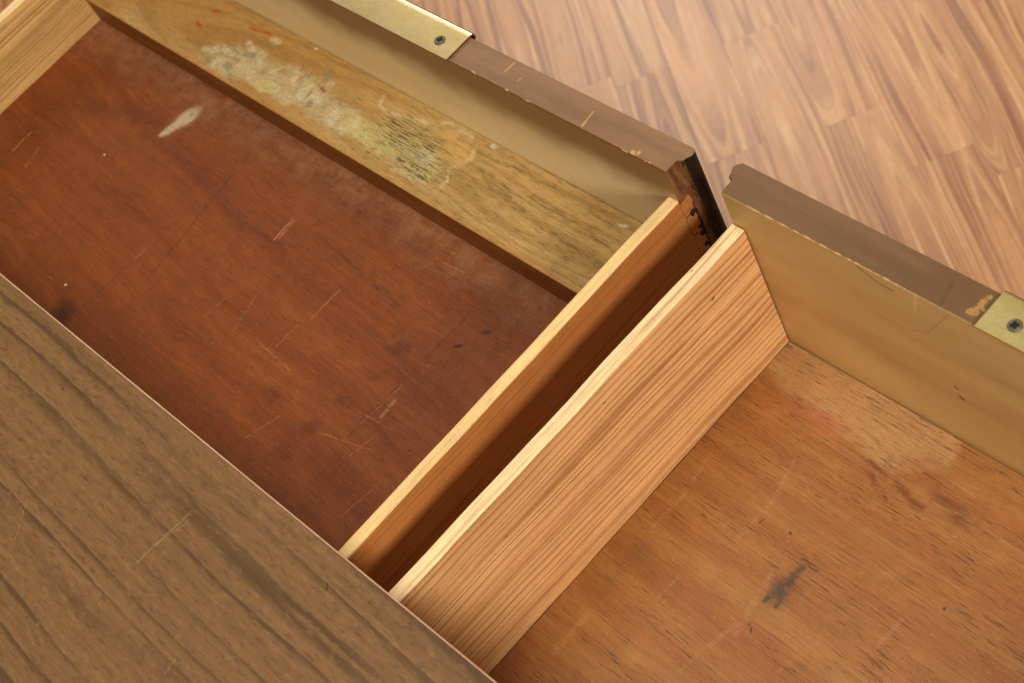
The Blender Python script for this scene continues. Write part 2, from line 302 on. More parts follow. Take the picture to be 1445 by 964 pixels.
def orange_bottom():
    M = Mat('orange_brown_bottom_panel'); M.axis = 1; M.fibre = 0.85; M.micro = 1.4; M.remap(0, 0, 0, 1.014, 1.0223, 1); x, y, z = M.xyz(); V = M.vec(x, y, 0)
    yy = y + x * 0.02 + (M.noise(M.vec(x * 4, y * 12, 0), 1, 2) - 0.5) * 0.012
    st = M.noise(M.vec(x * 3, yy * 55, 2), 1, 4, 0.6); f = M.noise(M.vec(x * 14, yy * 520, 5), 1, 3, 0.6)
    cl = M.noise(V, 10, 4, 0.55)
    c = M.mix(M.ss(st, 0.30, 0.72), C(188, 118, 67), C(204, 142, 86))
    c = M.mix(M.ss(cl, 0.45, 0.75) * 0.45, c, C(186, 118, 60))
    c = M.bright(c, 0.84 + f * 0.30)
    zone = M.noise(M.vec(x * 5, yy * 38, 9), 1, 3)
    pore = M.ss(M.noise(M.vec(x * 48, yy * 760, 1), 1, 3, 0.6), 0.57, 0.66) * M.ss(zone, 0.38, 0.58)
    pore2 = M.ss(M.noise(M.vec(x * 90, yy * 1300, 6), 1, 2, 0.6), 0.60, 0.70)
    W = M.warp(V, 45, 0.018, 5); Wf = M.warp(V, 160, 0.003, 3); Wi = M.warp(V, 140, 0.008, 5)
    c = M.mix(M.ss(y + (cl - 0.5) * 0.12, -0.315, -0.275, 1, 0) * M.ss(x, 0.015, 0.06, 1, 0) * 0.6, c, C(160, 70, 38))
    # bleached water mark in the front corner
    bl = M.mx(M.blob(W, (0.050, -0.012), (0.070, 0.026), -4, 0.35), M.blob(W, (0.115, -0.020), (0.056, 0.026), -4, 0.22), M.blob(W, (0.150, -0.014), (0.018, 0.018), 0, 0.25))
    bl = bl * M.blob(W, (0.175, -0.052), (0.034, 0.026), 25, 0.12, ) * -1.0 + bl
    c = M.mix(bl * 0.62, c, M.K(176, 134, 84))
    c = M.mix(M.blob(W, (0.155, -0.034), (0.022, 0.014), 20, 0.7) * 0.5, c, C(176, 108, 54))
    c = M.mix(M.mx(M.blob(W, (0.078, -0.037), (0.022, 0.010), -8, 0.8), M.blob(W, (0.055, -0.040), (0.016, 0.008), 0, 0.9)) * 0.55, c, M.K(168, 88, 56))
    c = M.mix(M.blob(W, (0.042, -0.052), (0.022, 0.012), 0, 0.9) * 0.5, c, M.K(178, 112, 54))
    pk = pore * 0.70 + pore2 * 0.30 + bl * pore2 * 0.35 + M.ss(M.noise(M.vec(x * 22, yy * 900, 12), 1, 4, 0.65), 0.58, 0.66) * 0.5
    c = M.mix(pk, c, C(84, 52, 34))
    dk = M.mx(M.seg(Wi, (0.122, -0.047), (0.150, -0.051), 0.0040), M.seg(Wi, (0.146, -0.050), (0.172, -0.056), 0.0046), M.seg(Wi, (0.122, -0.052), (0.15, -0.064), 0.0034), M.blob(W, (0.19, -0.045), (0.03, 0.009), -6, 0.9))
    c = M.mix(dk * M.ss(M.noise(M.vec(x * 60, y * 300, 2), 1, 3), 0.3, 0.55) * 0.72, c, C(128, 62, 28))
    # ink stain
    ik = M.mx(M.seg(Wi, (0.1362, -0.1340), (0.1352, -0.1500), 0.0050), M.blob(Wi, (0.1348, -0.155), (0.0085, 0.0105), 20, 0.8), M.seg(Wi, (0.1310, -0.1650), (0.1345, -0.156), 0.0034), M.seg(Wi, (0.1400, -0.1640), (0.1365, -0.155), 0.0030))
    c = M.mix(M.blob(W, (0.1355, -0.151), (0.018, 0.024), 0, 0.95) * 0.35, c, C(110, 78, 50))
    c = M.mix(ik * M.ss(M.noise(V, 260, 4, 0.7), 0.25, 0.55) * 0.82, c, M.K(62, 52, 42))
    c = M.mix(M.seg(Wi, (0.132, -0.1285), (0.147, -0.1290), 0.0014) * 0.55, c, C(70, 50, 36))
    c = M.mix(M.blob(W, (0.040, -0.190), (0.018, 0.018), 0, 0.95) * 0.34, c, C(128, 100, 70))
    c = M.mix(M.mx(M.seg(Wi, (0.134, -0.184), (0.141, -0.190), 0.0013), M.seg(Wf, (0.0911, -0.1200), (0.0905, -0.1245), 0.0010), M.blob(Wf, (0.1128, -0.1185), (0.002, 0.0014), 0, 0.5), M.blob(Wf, (0.2284, -0.1038), (0.0015, 0.0015), 0, 0.5)) * 0.75, c, C(70, 42, 26))
    for a, b, wd, k in (((0.0376, -0.2777), (0.0384, -0.2465), 0.0042, .45), ((0.0312, -0.1401), (0.0253, -0.1034), 0.0026, .34), ((0.0300, -0.17), (0.0318, -0.135), 0.0022, .30), ((0.0859, -0.1422), (0.0872, -0.0957), 0.0022, .26), ((0.0701, -0.2046), (0.0715, -0.1844), 0.0022, .38), ((0.0850, -0.10), (0.0790, -0.075), 0.0024, .30),
                        ((0.1306, -0.195), (0.1222, -0.150), 0.0042, .32), ((0.116, -0.25), (0.126, -0.19), 0.0034, .26), ((0.040, -0.175), (0.052, -0.174), 0.0012, .45), ((0.058, -0.176), (0.066, -0.19), 0.0012, .3), ((0.17, -0.20), (0.18, -0.16), 0.0030, .22), ((0.21, -0.15), (0.212, -0.12), 0.0030, .25)):
        c = M.mix(M.seg(M.warp(V, 200, 0.0012, 2), a, b, wd) * M.ss(M.noise(V, 150, 4, 0.7), 0.38, 0.60) * k * 0.60, c, M.K(196, 146, 100))
    for ax, ay, th, k in ((110, 600, 0.70, .25), (650, 70, 0.73, .12)):
        c = M.mix(M.ss(M.noise(M.vec(x * ax, y * ay, 3), 1, 1), th, th + 0.05) * k, c, M.K(205, 150, 104))
    return M.finish(c, 0.46, 0.32, f * 0.6 - pore * 0.6, 0.00016)

def panel_back(name, base, drop, grain, left):
    """varnished birch back of a drawer front, seen in x and z"""
    M = Mat(name); M.remap(0, 0, 0, 1.02, 1, 1.03); x, y, z = M.xyz(); V = M.vec(x, z, 0)
    a = M.noise(M.vec(x * 4, z * 26, 1 if left else 4), 1, 4, 0.5); b = M.noise(M.vec(x * 22, z * 420, 2), 1, 3)
    c = M.mix(M.ss(a, 0.3, 0.72), base, drop)
    c = M.bright(c, 0.93 + b * 0.10)
    Wf = M.warp(V, 120, 0.003, 3)
    if left:
        mk = M.mx(M.seg(V, (-0.0862, -0.0345), (-0.0842, -0.0475), 0.0012, 0.7), M.blob(Wf, (-0.2217, -0.0508), (0.003, 0.0014), 10, 0.6))
        c = M.mix(mk * 0.6, c, C(214, 186, 136))
        c = M.mix(M.mx(M.blob(Wf, (-0.014, -0.051), (0.004, 0.0013), -30, 0.6), M.blob(Wf, (-0.03, -0.06), (0.002, 0.001), 0, 0.6)) * 0.7, c, C(84, 62, 34))
    else:
        arc = M.mx(M.seg(V, (0.1126, -0.0023), (0.120, -0.0072), 0.0009), M.seg(V, (0.120, -0.0072), (0.1295, -0.0102), 0.0009), M.seg(V, (0.1295, -0.0102), (0.1385, -0.0100), 0.0010))
        c = M.mix(arc * 0.85, c, C(84, 46, 20))
        hair = M.mx(M.seg(V, (0.118, -0.050), (0.140, -0.0495), 0.0010), M.seg(V, (0.140, -0.0495), (0.158, -0.040), 0.0009), M.seg(V, (0.158, -0.040), (0.181, -0.004), 0.0009))
        c = M.mix(hair * 0.30, c, C(104, 62, 26))
        c = M.mix(M.mx(M.blob(Wf, (0.1700, -0.0915), (0.0028, 0.0014), -40, 0.5), M.blob(Wf, (0.1726, -0.1015), (0.0028, 0.0022), -40, 0.5)) * 0.85, c, C(112, 52, 18))
        c = M.mix(M.seg(V, (0.1574, -0.001), (0.1532, -0.020), 0.0016) * 0.35, c, C(212, 160, 96))
        c = M.mix(M.ss(a, 0.55, 0.75) * 0.25, c, C(120, 76, 36))
    # brown paint laps over the top arris
    lap = M.ss(z + (M.noise(M.vec(x * 28, 1, 0), 1, 3) - 0.5) * 0.0035, -0.0030 if left else -0.0012, -0.0018 if left else -0.0006)
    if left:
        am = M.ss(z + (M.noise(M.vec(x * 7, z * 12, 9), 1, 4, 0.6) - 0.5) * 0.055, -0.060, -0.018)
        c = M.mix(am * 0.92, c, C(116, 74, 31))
    if left: c = M.mix(lap * 0.8, c, C(104, 66, 40))
    chip = M.ss(z, -0.0012, -0.0008) * M.ss(M.noise(M.vec(x * 90, 0, 3), 1, 4, 0.6), 0.47 if not left else 0.54, 0.54 if not left else 0.60)
    where = M.mx(M.ss(x, 0.015, 0.03) * M.ss(x, 0.150, 0.165, 1, 0)) if not left else M.mx(M.ss(x, -0.222, -0.215) * M.ss(x, -0.165, -0.155, 1, 0), M.ss(x, -0.05, -0.045), M.ss(M.noise(M.vec(x * 16, 2, 0), 1, 1), 0.55, 0.6))
    c = M.mix(chip * where * 0.9, c, C(214, 166, 92))
    M.micro = 0.45
    return M.finish(c, 0.46, 0.34, b, 0.00003)

def brown_paint(name, left):
    M = Mat(name); M.remap(0, 0, 0, 1.02, 1, 1); x, y, z = M.xyz(); V = M.vec(x, y, 0)
    a = M.noise(M.vec(x * 8, y * 60, 1), 1, 4, 0.6); b = M.noise(M.vec(x * 60, y * 700, 2), 1, 3)
    c = M.mix(M.ss(a, 0.3, 0.72), C(124, 90, 62), C(143, 107, 78))
    c = M.bright(c, 0.94 + b * 0.10)
    Wf = M.warp(V, 160, 0.003, 3); Wc = M.warp(V, 420, 0.0045, 4)
    if left:
        sc = M.mx(M.seg(V, (-0.1747, 0.0121), (-0.1741, 0.0230), 0.0010), M.seg(V, (-0.0834, 0.0024), (-0.0838, 0.006), 0.0017), M.seg(V, (-0.0838, 0.006), (-0.0850, 0.0160), 0.0009), M.blob(Wf, (-0.0334, 0.0022), (0.0026, 0.0017), 0, 0.5), M.blob(Wf, (-0.0292, 0.0036), (0.0018, 0.0020), 0, 0.5), M.seg(V, (-0.1585, 0.010), (-0.1580, 0.0150), 0.0006))
        c = M.mix(M.seg(Wf, (-0.151, 0.004), (-0.146, 0.012), 0.0007) * 0.4, c, C(80, 54, 36))
        ed = M.ss(y, 0.0010, 0.0016, 1, 0) * M.ss(M.noise(M.vec(x * 110, 0, 3), 1, 5, 0.7), 0.53, 0.58) * M.mx(M.ss(x, -0.222, -0.215) * M.ss(x, -0.160, -0.150, 1, 0), M.ss(x, -0.055, -0.045) * M.ss(M.noise(V, 60), 0.4, 0.5), M.ss(M.noise(M.vec(x * 16, 2, 0), 1, 1), 0.56, 0.6))
        sc = M.mx(sc * 0.85, ed)
    else:
        sc = M.mx(M.blob(Wc, (0.1935, 0.0070), (0.0044, 0.0030), 20, 0.25), M.seg(Wc, (0.1943, 0.0095), (0.1952, 0.0130), 0.0022, 0.5), M.seg(Wc, (0.1945, 0.0140), (0.1946, 0.0172), 0.0026, 0.5), M.blob(Wc, (0.1957, 0.0205), (0.0022, 0.0024), 0, 0.6), M.blob(Wc, (0.1980, 0.0115), (0.0016, 0.0012), 0, 0.5)) * M.ss(M.noise(V, 700, 3, 0.6), 0.30, 0.42) * 0.95
        c = M.mix(M.seg(V, (0.175, 0.002), (0.171, 0.0175), 0.0022) * 0.35, c, C(92, 64, 42))
        sc = M.mx(sc, M.ss(y, 0.0006, 0.0010, 1, 0) * M.ss(M.noise(M.vec(x * 90, 0, 3), 1, 4, 0.6), 0.47, 0.54) * M.ss(x, 0.018, 0.03) * M.ss(x, 0.14, 0.16, 1, 0))
    c = M.mix(sc, c, C(196, 152, 90))
    M.micro = 0.5
    return M.finish(c, 0.48, 0.22, b, 0.00008)

def simple(name, c0, c1, sc, rough=0.5, spec=0.3, bump=0.0001, rough2=None):
    M = Mat(name); x, y, z = M.xyz()
    n = M.noise(M.vec(x * sc[0], y * sc[1], z * sc[2]), 1, 4, 0.6)
    return M.finish(M.mix(M.ss(n, 0.32, 0.7), c0, c1), rough, spec, n, bump)

def lip_mat():
    """end of a drawer front: near-black stain rubbed through in streaks"""
    M = Mat('dark_stained_end'); x, y, z = M.xyz()
    n = M.noise(M.vec(x * 400, y * 420 + z * 160, z * 60), 1, 3)
    n2 = M.noise(M.vec(x * 200, y * 500, z * 90), 1, 4, 0.7)
    worn = M.ss(y + (n2 - 0.5) * 0.004, 0.0128, 0.0150, 1, 0)
    c = M.mix(M.mx(M.ss(n, 0.60, 0.76) * 0.45, worn * M.ss(n2, 0.40, 0.58) * 0.8), C(32, 19, 11), C(128, 88, 50))
    return M.finish(c, 0.5, 0.3, n, 0.0001)

def laminate():
    M = Mat('walnut_laminate'); M.axis = 1; M.fibre = 0.60; M.remap(0, 0, 0, 1.03, 1.02, 1); x, y, z = M.xyz(); V = M.vec(x, y, 0)
    yy = y + x * 0.012 + (M.noise(M.vec(x * 2.2, y * 6, 0), 1, 2) - 0.5) * 0.016 + (M.noise(M.vec(x * 14, y * 40, 0), 1, 3) - 0.5) * 0.004
    a = M.noise(M.vec(x * 2.6, yy * 80, 2), 1, 5, 0.65); f = M.noise(M.vec(x * 40, yy * 700, 3), 1, 3, 0.6)
    fr = M.math('FRACT', yy * 46 + (M.noise(M.vec(x * 1.1, yy * 26, 6), 1, 3) - 0.5) * 3.4)
    line = (M.ss(fr, 0.35, 0.93) ** 2.8) * M.ss(fr, 0.93, 1.0, 1, 0)
    c = M.mix(M.ss(a, 0.3, 0.72), C(134, 104, 68), C(150, 119, 80))
    c = M.mix(line * M.ss(M.noise(M.vec(x * 5, y * 14, 3), 1, 3), 0.30, 0.60) * 0.78, c, C(88, 67, 45))
    fl = M.noise(M.vec(x * 85, yy * 300, 8), 1, 5, 0.7)
    c = M.mix(M.ss(fl, 0.54, 0.68) * 0.42, c, C(176, 143, 98))
    c = M.mix(M.ss(fl, 0.48, 0.36) * 0.50, c, C(98, 72, 44))
    f2 = M.noise(M.vec(x * 160, yy * 1100, 4), 1, 3, 0.7)
    c = M.bright(c, 0.80 + f * 0.20 + f2 * 0.22)
    Wf = M.warp(V, 160, 0.003, 3)
    for p, q, wd, k in (((-0.086, -0.4174), (-0.0827, -0.3695), 0.0008, .6), ((-0.1771, -0.4608), (-0.1986, -0.4336), 0.0007, .5), ((-0.0857, -0.402), (-0.0786, -0.3759), 0.0010, .28), ((-0.1018, -0.4433), (-0.0854, -0.4427), 0.0007, .4), ((-0.0071, -0.4519), (-0.0087, -0.4418), 0.0007, .4), ((-0.082, -0.385), (-0.073, -0.384), 0.0006, .4), ((0.02, -0.42), (0.03, -0.41), 0.0007, .25)):
        c = M.mix(M.seg(Wf, p, q, wd) * M.ss(M.noise(V, 200, 2), 0.3, 0.5) * k * 0.6, c, C(220, 190, 148))
    c = M.mix(M.mx(M.seg(Wf, (0.0365, -0.3485), (0.0395, -0.3525), 0.0011), M.seg(Wf, (0.0355, -0.3520), (0.0400, -0.3520), 0.0008), M.blob(Wf, (-0.2491, -0.3659), (0.0012, 0.0010), 0, 0.5)) * 0.8, c, C(66, 44, 24))
    return M.finish(c, 0.52, 0.18, f + fl, 0.00008)

def plank_mat(use_random=True):
    M = Mat('laminate_floor_strip'); M.axis = 1; M.fibre = 0.30; x, y, z = M.xyz()
    oi = M.node('ShaderNodeObjectInfo'); rn = S(M, oi.outputs['Random'])
    r2 = M.math('FRACT', rn * 17.31); r3 = M.math('FRACT', rn * 53.7)
    ox = x + rn * 40
    a = y + (r2 - 0.5) * 0.05 + (M.noise(M.vec(ox * 2.2, rn * 9, 0), 1, 2) - 0.5) * 0.030
    b = (x + (r3 - 0.5) * 0.35) * (0.035 + r2 * 0.05) + (M.noise(M.vec(ox * 3.5, y * 9, rn), 1, 2) - 0.5) * 0.007
    r = M.math('SQRT', a * a + b * b) + (M.noise(M.vec(ox * 9, y * 55, 2), 1, 3) - 0.5) * 0.0034
    bnd = M.noise(M.vec(r * 150, rn * 31, ox * 0.8), 1, 3, 0.6)
    fr = M.math('FRACT', r * 62 + (M.noise(M.vec(r * 42, rn * 7, ox * 0.5), 1, 2) - 0.5) * 3.4)
    ring = M.mx(M.ss(bnd, 0.46, 0.66), (M.ss(fr, 0.25, 0.85) * M.ss(fr, 0.88, 1.0, 1, 0)) * 0.8) * M.ss(M.noise(M.vec(ox * 3, r * 30, 9), 1, 2), 0.25, 0.6)
    pal = M.ss(M.noise(M.vec(ox * 4, r * 130, 5), 1, 3), 0.50, 0.70)
    fib = M.noise(M.vec(ox * 18, y * 650, 3), 1, 3)
    tone = M.noise(M.vec(ox * 5, y * 14, 7), 1, 3)
    c = M.mix(M.math('MINIMUM', ring * (0.60 + tone * 0.90), 1.0), C(214, 158, 110), C(150, 90, 52))
    c = M.mix(pal * 0.75, c, C(240, 198, 150))
    pore = M.ss(M.noise(M.vec(ox * 60, y * 900, 2), 1, 2), 0.56, 0.70)
    c = M.mix(pore * (0.25 + ring * 0.3), c, C(150, 98, 68))
    c = M.bright(c, 0.88 + fib * 0.12 + (r3 - 0.5) * 0.09 + (tone - 0.5) * 0.22)
    return M.finish(c, 0.42, 0.55, fib, 0.00004)

def brass(name, col, rough):
    M = Mat(name); x, y, z = M.xyz()
    n = M.noise(M.vec(x * 14, y * 40, z * 40), 1, 4, 0.6); g = M.noise(M.vec(x * 30, y * 1600, z * 1600), 1, 2)
    c = M.mix(M.ss(n, 0.36, 0.66) * 0.9, col, (col[0] * 0.82, col[1] * 0.80, col[2] * 0.66, 1))
    c = M.mix(M.ss(M.noise(M.P, 260, 3), 0.66, 0.74) * 0.25, c, (col[0] * 0.6, col[1] * 0.56, col[2] * 0.4, 1))
    return M.finish(c, rough + n * 0.10, 0.5, g, 0.00001, metal=1.0)

MT = {}
MT['fir_r'] = fir_face('fir_board_orange', C(216, 146, 86), C(154, 82, 38), 0.0078, 0.035, 3.0, 0.95, mark=1.0)
MT['fir_l'] = fir_face('fir_board_tan', C(206, 150, 92), C(132, 84, 42), 0.0064, -0.02, 11.0, 1.05)
MT['fir_o'] = fir_face('fir_board_dark_orange', C(196, 112, 52), C(158, 80, 34), 0.0105, 0.02, 23.0, 0.45)
MT['edge_r'] = edge_grain('raw_board_edge_pale', C(240, 208, 150), C(192, 146, 86), 1.0)
MT['edge_l'] = edge_grain('raw_board_edge_golden', C(226, 188, 124), C(192, 146, 82), 6.0, 1.0, 0.45)
MT['ledge'] = ledge_mat()
MT['mahog'] = mahogany()
MT['orange'] = orange_bottom()
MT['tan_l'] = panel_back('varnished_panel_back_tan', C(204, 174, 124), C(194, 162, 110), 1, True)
MT['tan_r'] = panel_back('varnished_panel_back_amber', C(182, 132, 72), C(166, 114, 58), 1, False)
MT['paint_l'] = brown_paint('brown_paint_chipped_edge', True)
MT['paint_r'] = brown_paint('brown_paint_chipped_corner', False)
MT['lip'] = lip_mat()
MT['inner_end'] = simple('rubbed_brown_end', C(86, 52, 30), C(140, 90, 52), (300, 260, 70), 0.5)
MT['riser'] = simple('dark_brown_rail', C(84, 44, 22), C(102, 58, 32), (8, 200, 200), 0.5)
MT['dark'] = simple('dark_glue_gap', C(24, 15, 9), C(46, 30, 18), (300, 300, 300), 0.7)
MT['lam'] = laminate()
MT['band'] = simple('pale_laminate_edge', C(176, 128, 94), C(196, 150, 112), (60, 300, 300), 0.5)
MT['case'] = simple('walnut_case', C(96, 68, 42), C(126, 92, 60), (60, 60, 6), 0.5)
MT['ply'] = simple('plain_drawer_wood', C(170, 120, 72), C(196, 146, 92), (40, 6, 120), 0.6)
MT['plank'] = plank_mat()
MT['brass_l'] = brass('satin_brass', (0.58, 0.45, 0.22, 1), 0.22)
MT['brass_r'] = brass('satin_brass_greenish', (0.82, 0.64, 0.27, 1), 0.30)
MT['screw'] = simple('blackened_screw', C(66, 56, 36), C(104, 92, 60), (900, 900, 900), 0.45, 0.5)
MT['slot'] = simple('screw_recess', C(14, 12, 9), C(24, 20, 14), (900, 900, 900), 0.7)
MT['floorbase'] = simple('floor_underlay', C(120, 84, 58), C(150, 108, 76), (3, 3, 3), 0.7)

# ------------------------------------------------------------------ geometry helpers
def link(name, bm, mats, parent=None, base=(0, 0, 0), pick=None, smooth=False):
    bm.normal_update()
    if pick:
        for f in bm.faces: f.material_index = pick(f)
    for f in bm.faces: f.smooth = smooth
    me = bpy.data.meshes.new(name); bm.to_mesh(me); bm.free()
    for mt in (mats if isinstance(mats, (list, tuple)) else [mats]): me.materials.append(mt)
    o = bpy.data.objects.new(name, me); COL.objects.link(o)
    if parent is not None:
        o.parent = parent; o.location = tuple(-b for b in base)
    return o

def box(x0, x1, y0, y1, z0, z1, bev=0.0, seg=2, bm=None):
    new = bm is None
    if new: bm = bmesh.new()
    vs_ = [bm.verts.new((x, y, z)) for x in (x0, x1) for y in (y0, y1) for z in (z0, z1)]
    for f in ((0, 1, 3, 2), (4, 6, 7, 5), (0, 4, 5, 1), (2, 3, 7, 6), (0, 2, 6, 4), (1, 5, 7, 3)):
        bm.faces.new([vs_[i] for i in f])
    if bev:
        bmesh.ops.bevel(bm, geom=bm.edges[:], offset=bev, segments=seg, profile=0.5, affect='EDGES')
    bmesh.ops.recalc_face_normals(bm, faces=bm.faces[:])
    return bm

def extrude(poly, axis, a, b, bev=0.0, bm=None):
    """extrude a 2D polygon along axis (0: poly in y,z / 1: x,z / 2: x,y)"""
    if bm is None: bm = bmesh.new()
    def P3(p, t): return ((t, p[0], p[1]), (p[0], t, p[1]), (p[0], p[1], t))[axis]
    A = [bm.verts.new(P3(p, a)) for p in poly]; B = [bm.verts.new(P3(p, b)) for p in poly]
    caps = [bm.faces.new(A), bm.faces.new(B[::-1])]
    for i in range(len(poly)):
        j = (i + 1) % len(poly); bm.faces.new((A[i], B[i], B[j], A[j]))
    bmesh.ops.recalc_face_normals(bm, faces=bm.faces[:])
    if bev:
        es = [e for f in caps for e in f.edges]
        bmesh.ops.bevel(bm, geom=list(set(es)), offset=bev, segments=2, profile=0.5, affect='EDGES')
    return bm

def thing(name, label, cat, loc, rz=0.0):
    o = bpy.data.objects.new(name, None); COL.objects.link(o); o.empty_display_size = 0.05
    o.location = loc; o.rotation_euler = (0, 0, rz); o['label'] = label; o['category'] = cat
    return o

def plank_wobble(bm, amp, freq, seed):
    """hand-planed arris: let long edges wander by fractions of a millimetre"""
    for v in bm.verts:
        v.co.x += amp * math.sin(v.co.y * freq + seed) + amp * 0.6 * math.sin(v.co.y * freq * 2.7 + seed * 2)
        v.co.z += amp * 0.7 * math.sin(v.co.y * freq * 1.4 + seed * 3)

def side_board(x0, x1, y0, y1, z0, z1, bev, seed, wob=0.00025):
    bm = bmesh.new(); n = 26; prof = []
    # rounded top in cross-section x,z
    for i in range(5):
        a = math.pi - i * math.pi / 8; prof.append((x0 + bev + bev * math.cos(a), z1 - bev + bev * math.sin(a)))
    for i in range(5):
        a = math.pi / 2 - i * math.pi / 8; prof.append((x1 - bev + bev * math.cos(a), z1 - bev + bev * math.sin(a)))
    prof += [(x1, z0), (x0, z0)]
    rings = [[bm.verts.new((p[0], y0 + (y1 - y0) * k / n, p[1])) for p in prof] for k in range(n + 1)]
    for k in range(n):
        for i in range(len(prof)):
            j = (i + 1) % len(prof); bm.faces.new((rings[k][i], rings[k][j], rings[k + 1][j], rings[k + 1][i]))
    bm.faces.new(rings[0]); bm.faces.new(rings[n][::-1])
    plank_wobble(bm, wob, 34, seed)
    bmesh.ops.recalc_face_normals(bm, faces=bm.faces[:])
    return bm
top_pick = lambda f: 1 if f.normal.z > 0.55 else 0

# ------------------------------------------------------------------ floor: strips laid diagonally
A = math.radians(-33.5); U = Vector((math.cos(A), math.sin(A))); Vv = Vector((-math.sin(A), math.cos(A)))
fl = link('floor', box(-6, 6, -6, 6, -0.05, -0.0085), MT['floorbase']); fl['kind'] = 'structure'
SW = 0.0745
fixed = {0: -0.650, -3: -0.851, -2: -0.664, 2: -0.483, -1: -0.43, 1: -0.90, 3: -0.75, 4: -0.55}
count = 0
for k in range(-22, 17):
    v0 = 0.158 + k * SW
    if k in fixed: start = fixed[k]
    else: start = rnd.uniform(-1.0, -0.4)
    cuts = [start]
    while cuts[-1] < 0.9: cuts.append(cuts[-1] + rnd.choice((0.36, 0.42, 0.48, 0.54)))
    while cuts[0] > -2.45: cuts.insert(0, cuts[0] - rnd.choice((0.36, 0.42, 0.48, 0.54)))
    for u0, u1 in zip(cuts, cuts[1:]):
        L = u1 - u0; g = 0.00006
        c = U * ((u0 + u1) / 2) + Vv * (v0 + SW / 2)
        if not (-2.5 < c.x < 0.95 and -0.75 < c.y < 1.75): continue
        bm = bmesh.new(); hx, hy, ch = L / 2 - g, SW / 2 - g, 0.00014
        lo = [bm.verts.new((sx * hx, sy * hy, -0.008)) for sx, sy in ((-1, -1), (1, -1), (1, 1), (-1, 1))]
        md = [bm.verts.new((sx * hx, sy * hy, -ch)) for sx, sy in ((-1, -1), (1, -1), (1, 1), (-1, 1))]
        tp = [bm.verts.new((sx * (hx - ch), sy * (hy - ch), 0)) for sx, sy in ((-1, -1), (1, -1), (1, 1), (-1, 1))]
        bm.faces.new(tp)
        for i in range(4):
            j = (i + 1) % 4
            bm.faces.new((lo[i], lo[j], md[j], md[i])); bm.faces.new((md[i], md[j], tp[j], tp[i]))
        o = link('plank', bm, MT['plank'], fl)
        o.location = (c.x, c.y, 0); o.rotation_euler = (0, 0, A); count += 1
print('planks', count)

# ------------------------------------------------------------------ desk
YC, ZC = -0.3367, 0.015
XL, XR = -0.79, 0.60
base = (-0.1, -0.62, -FH)
desk = thing('desk', 'brown walnut laminate desk with a thin pale front edge, both its drawers pulled open', 'desk', (base[0], base[1], 0))
ca = math.radians(0.234)
bd = (base[0], base[1], -FH + 0.0)
def dpart(name, bm, mt, pick=None):
    for v in bm.verts:                            # the top sits a hair askew to the drawers
        x, y = v.co.x, v.co.y - YC
        v.co.x = x * math.cos(ca) - y * math.sin(ca); v.co.y = YC + x * math.sin(ca) + y * math.cos(ca)
    o = link(name, bm, mt, desk); o.location = (-base[0], -base[1], FH); return o
dpart('desk_top', box(XL, XR, YC - 0.58, YC - 0.0013, 0.0020, ZC, 0.0004, 1), MT['lam'])
dpart('edge_band', extrude([(YC - 0.0012, ZC - 0.0002), (YC - 0.0003, ZC - 0.0006), (YC, ZC - 0.0014), (YC, 0.0022), (YC - 0.0012, 0.0022)], 0, XL, XR), MT['band'])
dpart('side_panel', box(XL + 0.004, XL + 0.024, YC - 0.575, YC - 0.012, -FH, 0.0018, 0.0008, 1), MT['case'])
dpart('side_panel', box(XR - 0.024, XR - 0.004, YC - 0.575, YC - 0.012, -FH, 0.0018, 0.0008, 1), MT['case'])
dpart('partition', box(0.012, 0.030, YC - 0.560, YC - 0.016, -FH, 0.0018, 0.0008, 1), MT['case'])
dpart('back_panel', box(XL + 0.025, XR - 0.025, YC - 0.574, YC - 0.562, -FH + 0.05, 0.0016), MT['case'])

# ------------------------------------------------------------------ drawer fronts and pulls
def front_profile(x0, x1, t):
    """plan of a drawer front with a stepped, rounded lip at both ends"""
    R = [(0.0000, 0.0), (-0.0003, 0.0050), (-0.0003, 0.0100), (-0.0008, 0.0114), (-0.0026, 0.0124), (-0.0044, 0.0130), (-0.0048, 0.0144), (-0.0054, 0.0166), (-0.0068, 0.0186), (-0.0072, 0.0206), (-0.0069, 0.0226), (-0.0056, 0.0243), (-0.0034, t)]
    right = [(x1 - px, py) for px, py in R]; left = [(x0 + px, py) for px, py in R]
    return right + left[::-1]

def make_front(x0, x1, zb, t, parent, base, tan, paint):
    bm = extrude(front_profile(x0, x1, t), 2, zb, 0.0, 0.0006)
    def pick(f):
        n, c = f.normal, f.calc_center_median()
        if n.z > 0.5: return 1
        if n.y < -0.8 and c.y < 0.002: return 0
        if x0 + 0.001 < c.x < x1 - 0.001: return 1
        return 3 if c.y < 0.0125 else 2
    return link('front_panel', bm, [MT[tan], MT[paint], MT['lip'], MT['inner_end']], parent, base, pick)

def strip(path, thick):
    """closed outline of a bent metal strip from its centre line in y,z"""
    top, bot = [], []
    for i, p in enumerate(path):
        a = Vector(path[max(i - 1, 0)]); b = Vector(path[min(i + 1, len(path) - 1)])
        d = (b - a).normalized(); n = Vector((-d.y, d.x)) * thick / 2
        top.append(tuple(Vector(p) + n)); bot.append(tuple(Vector(p) - n))
    return top + bot[::-1]

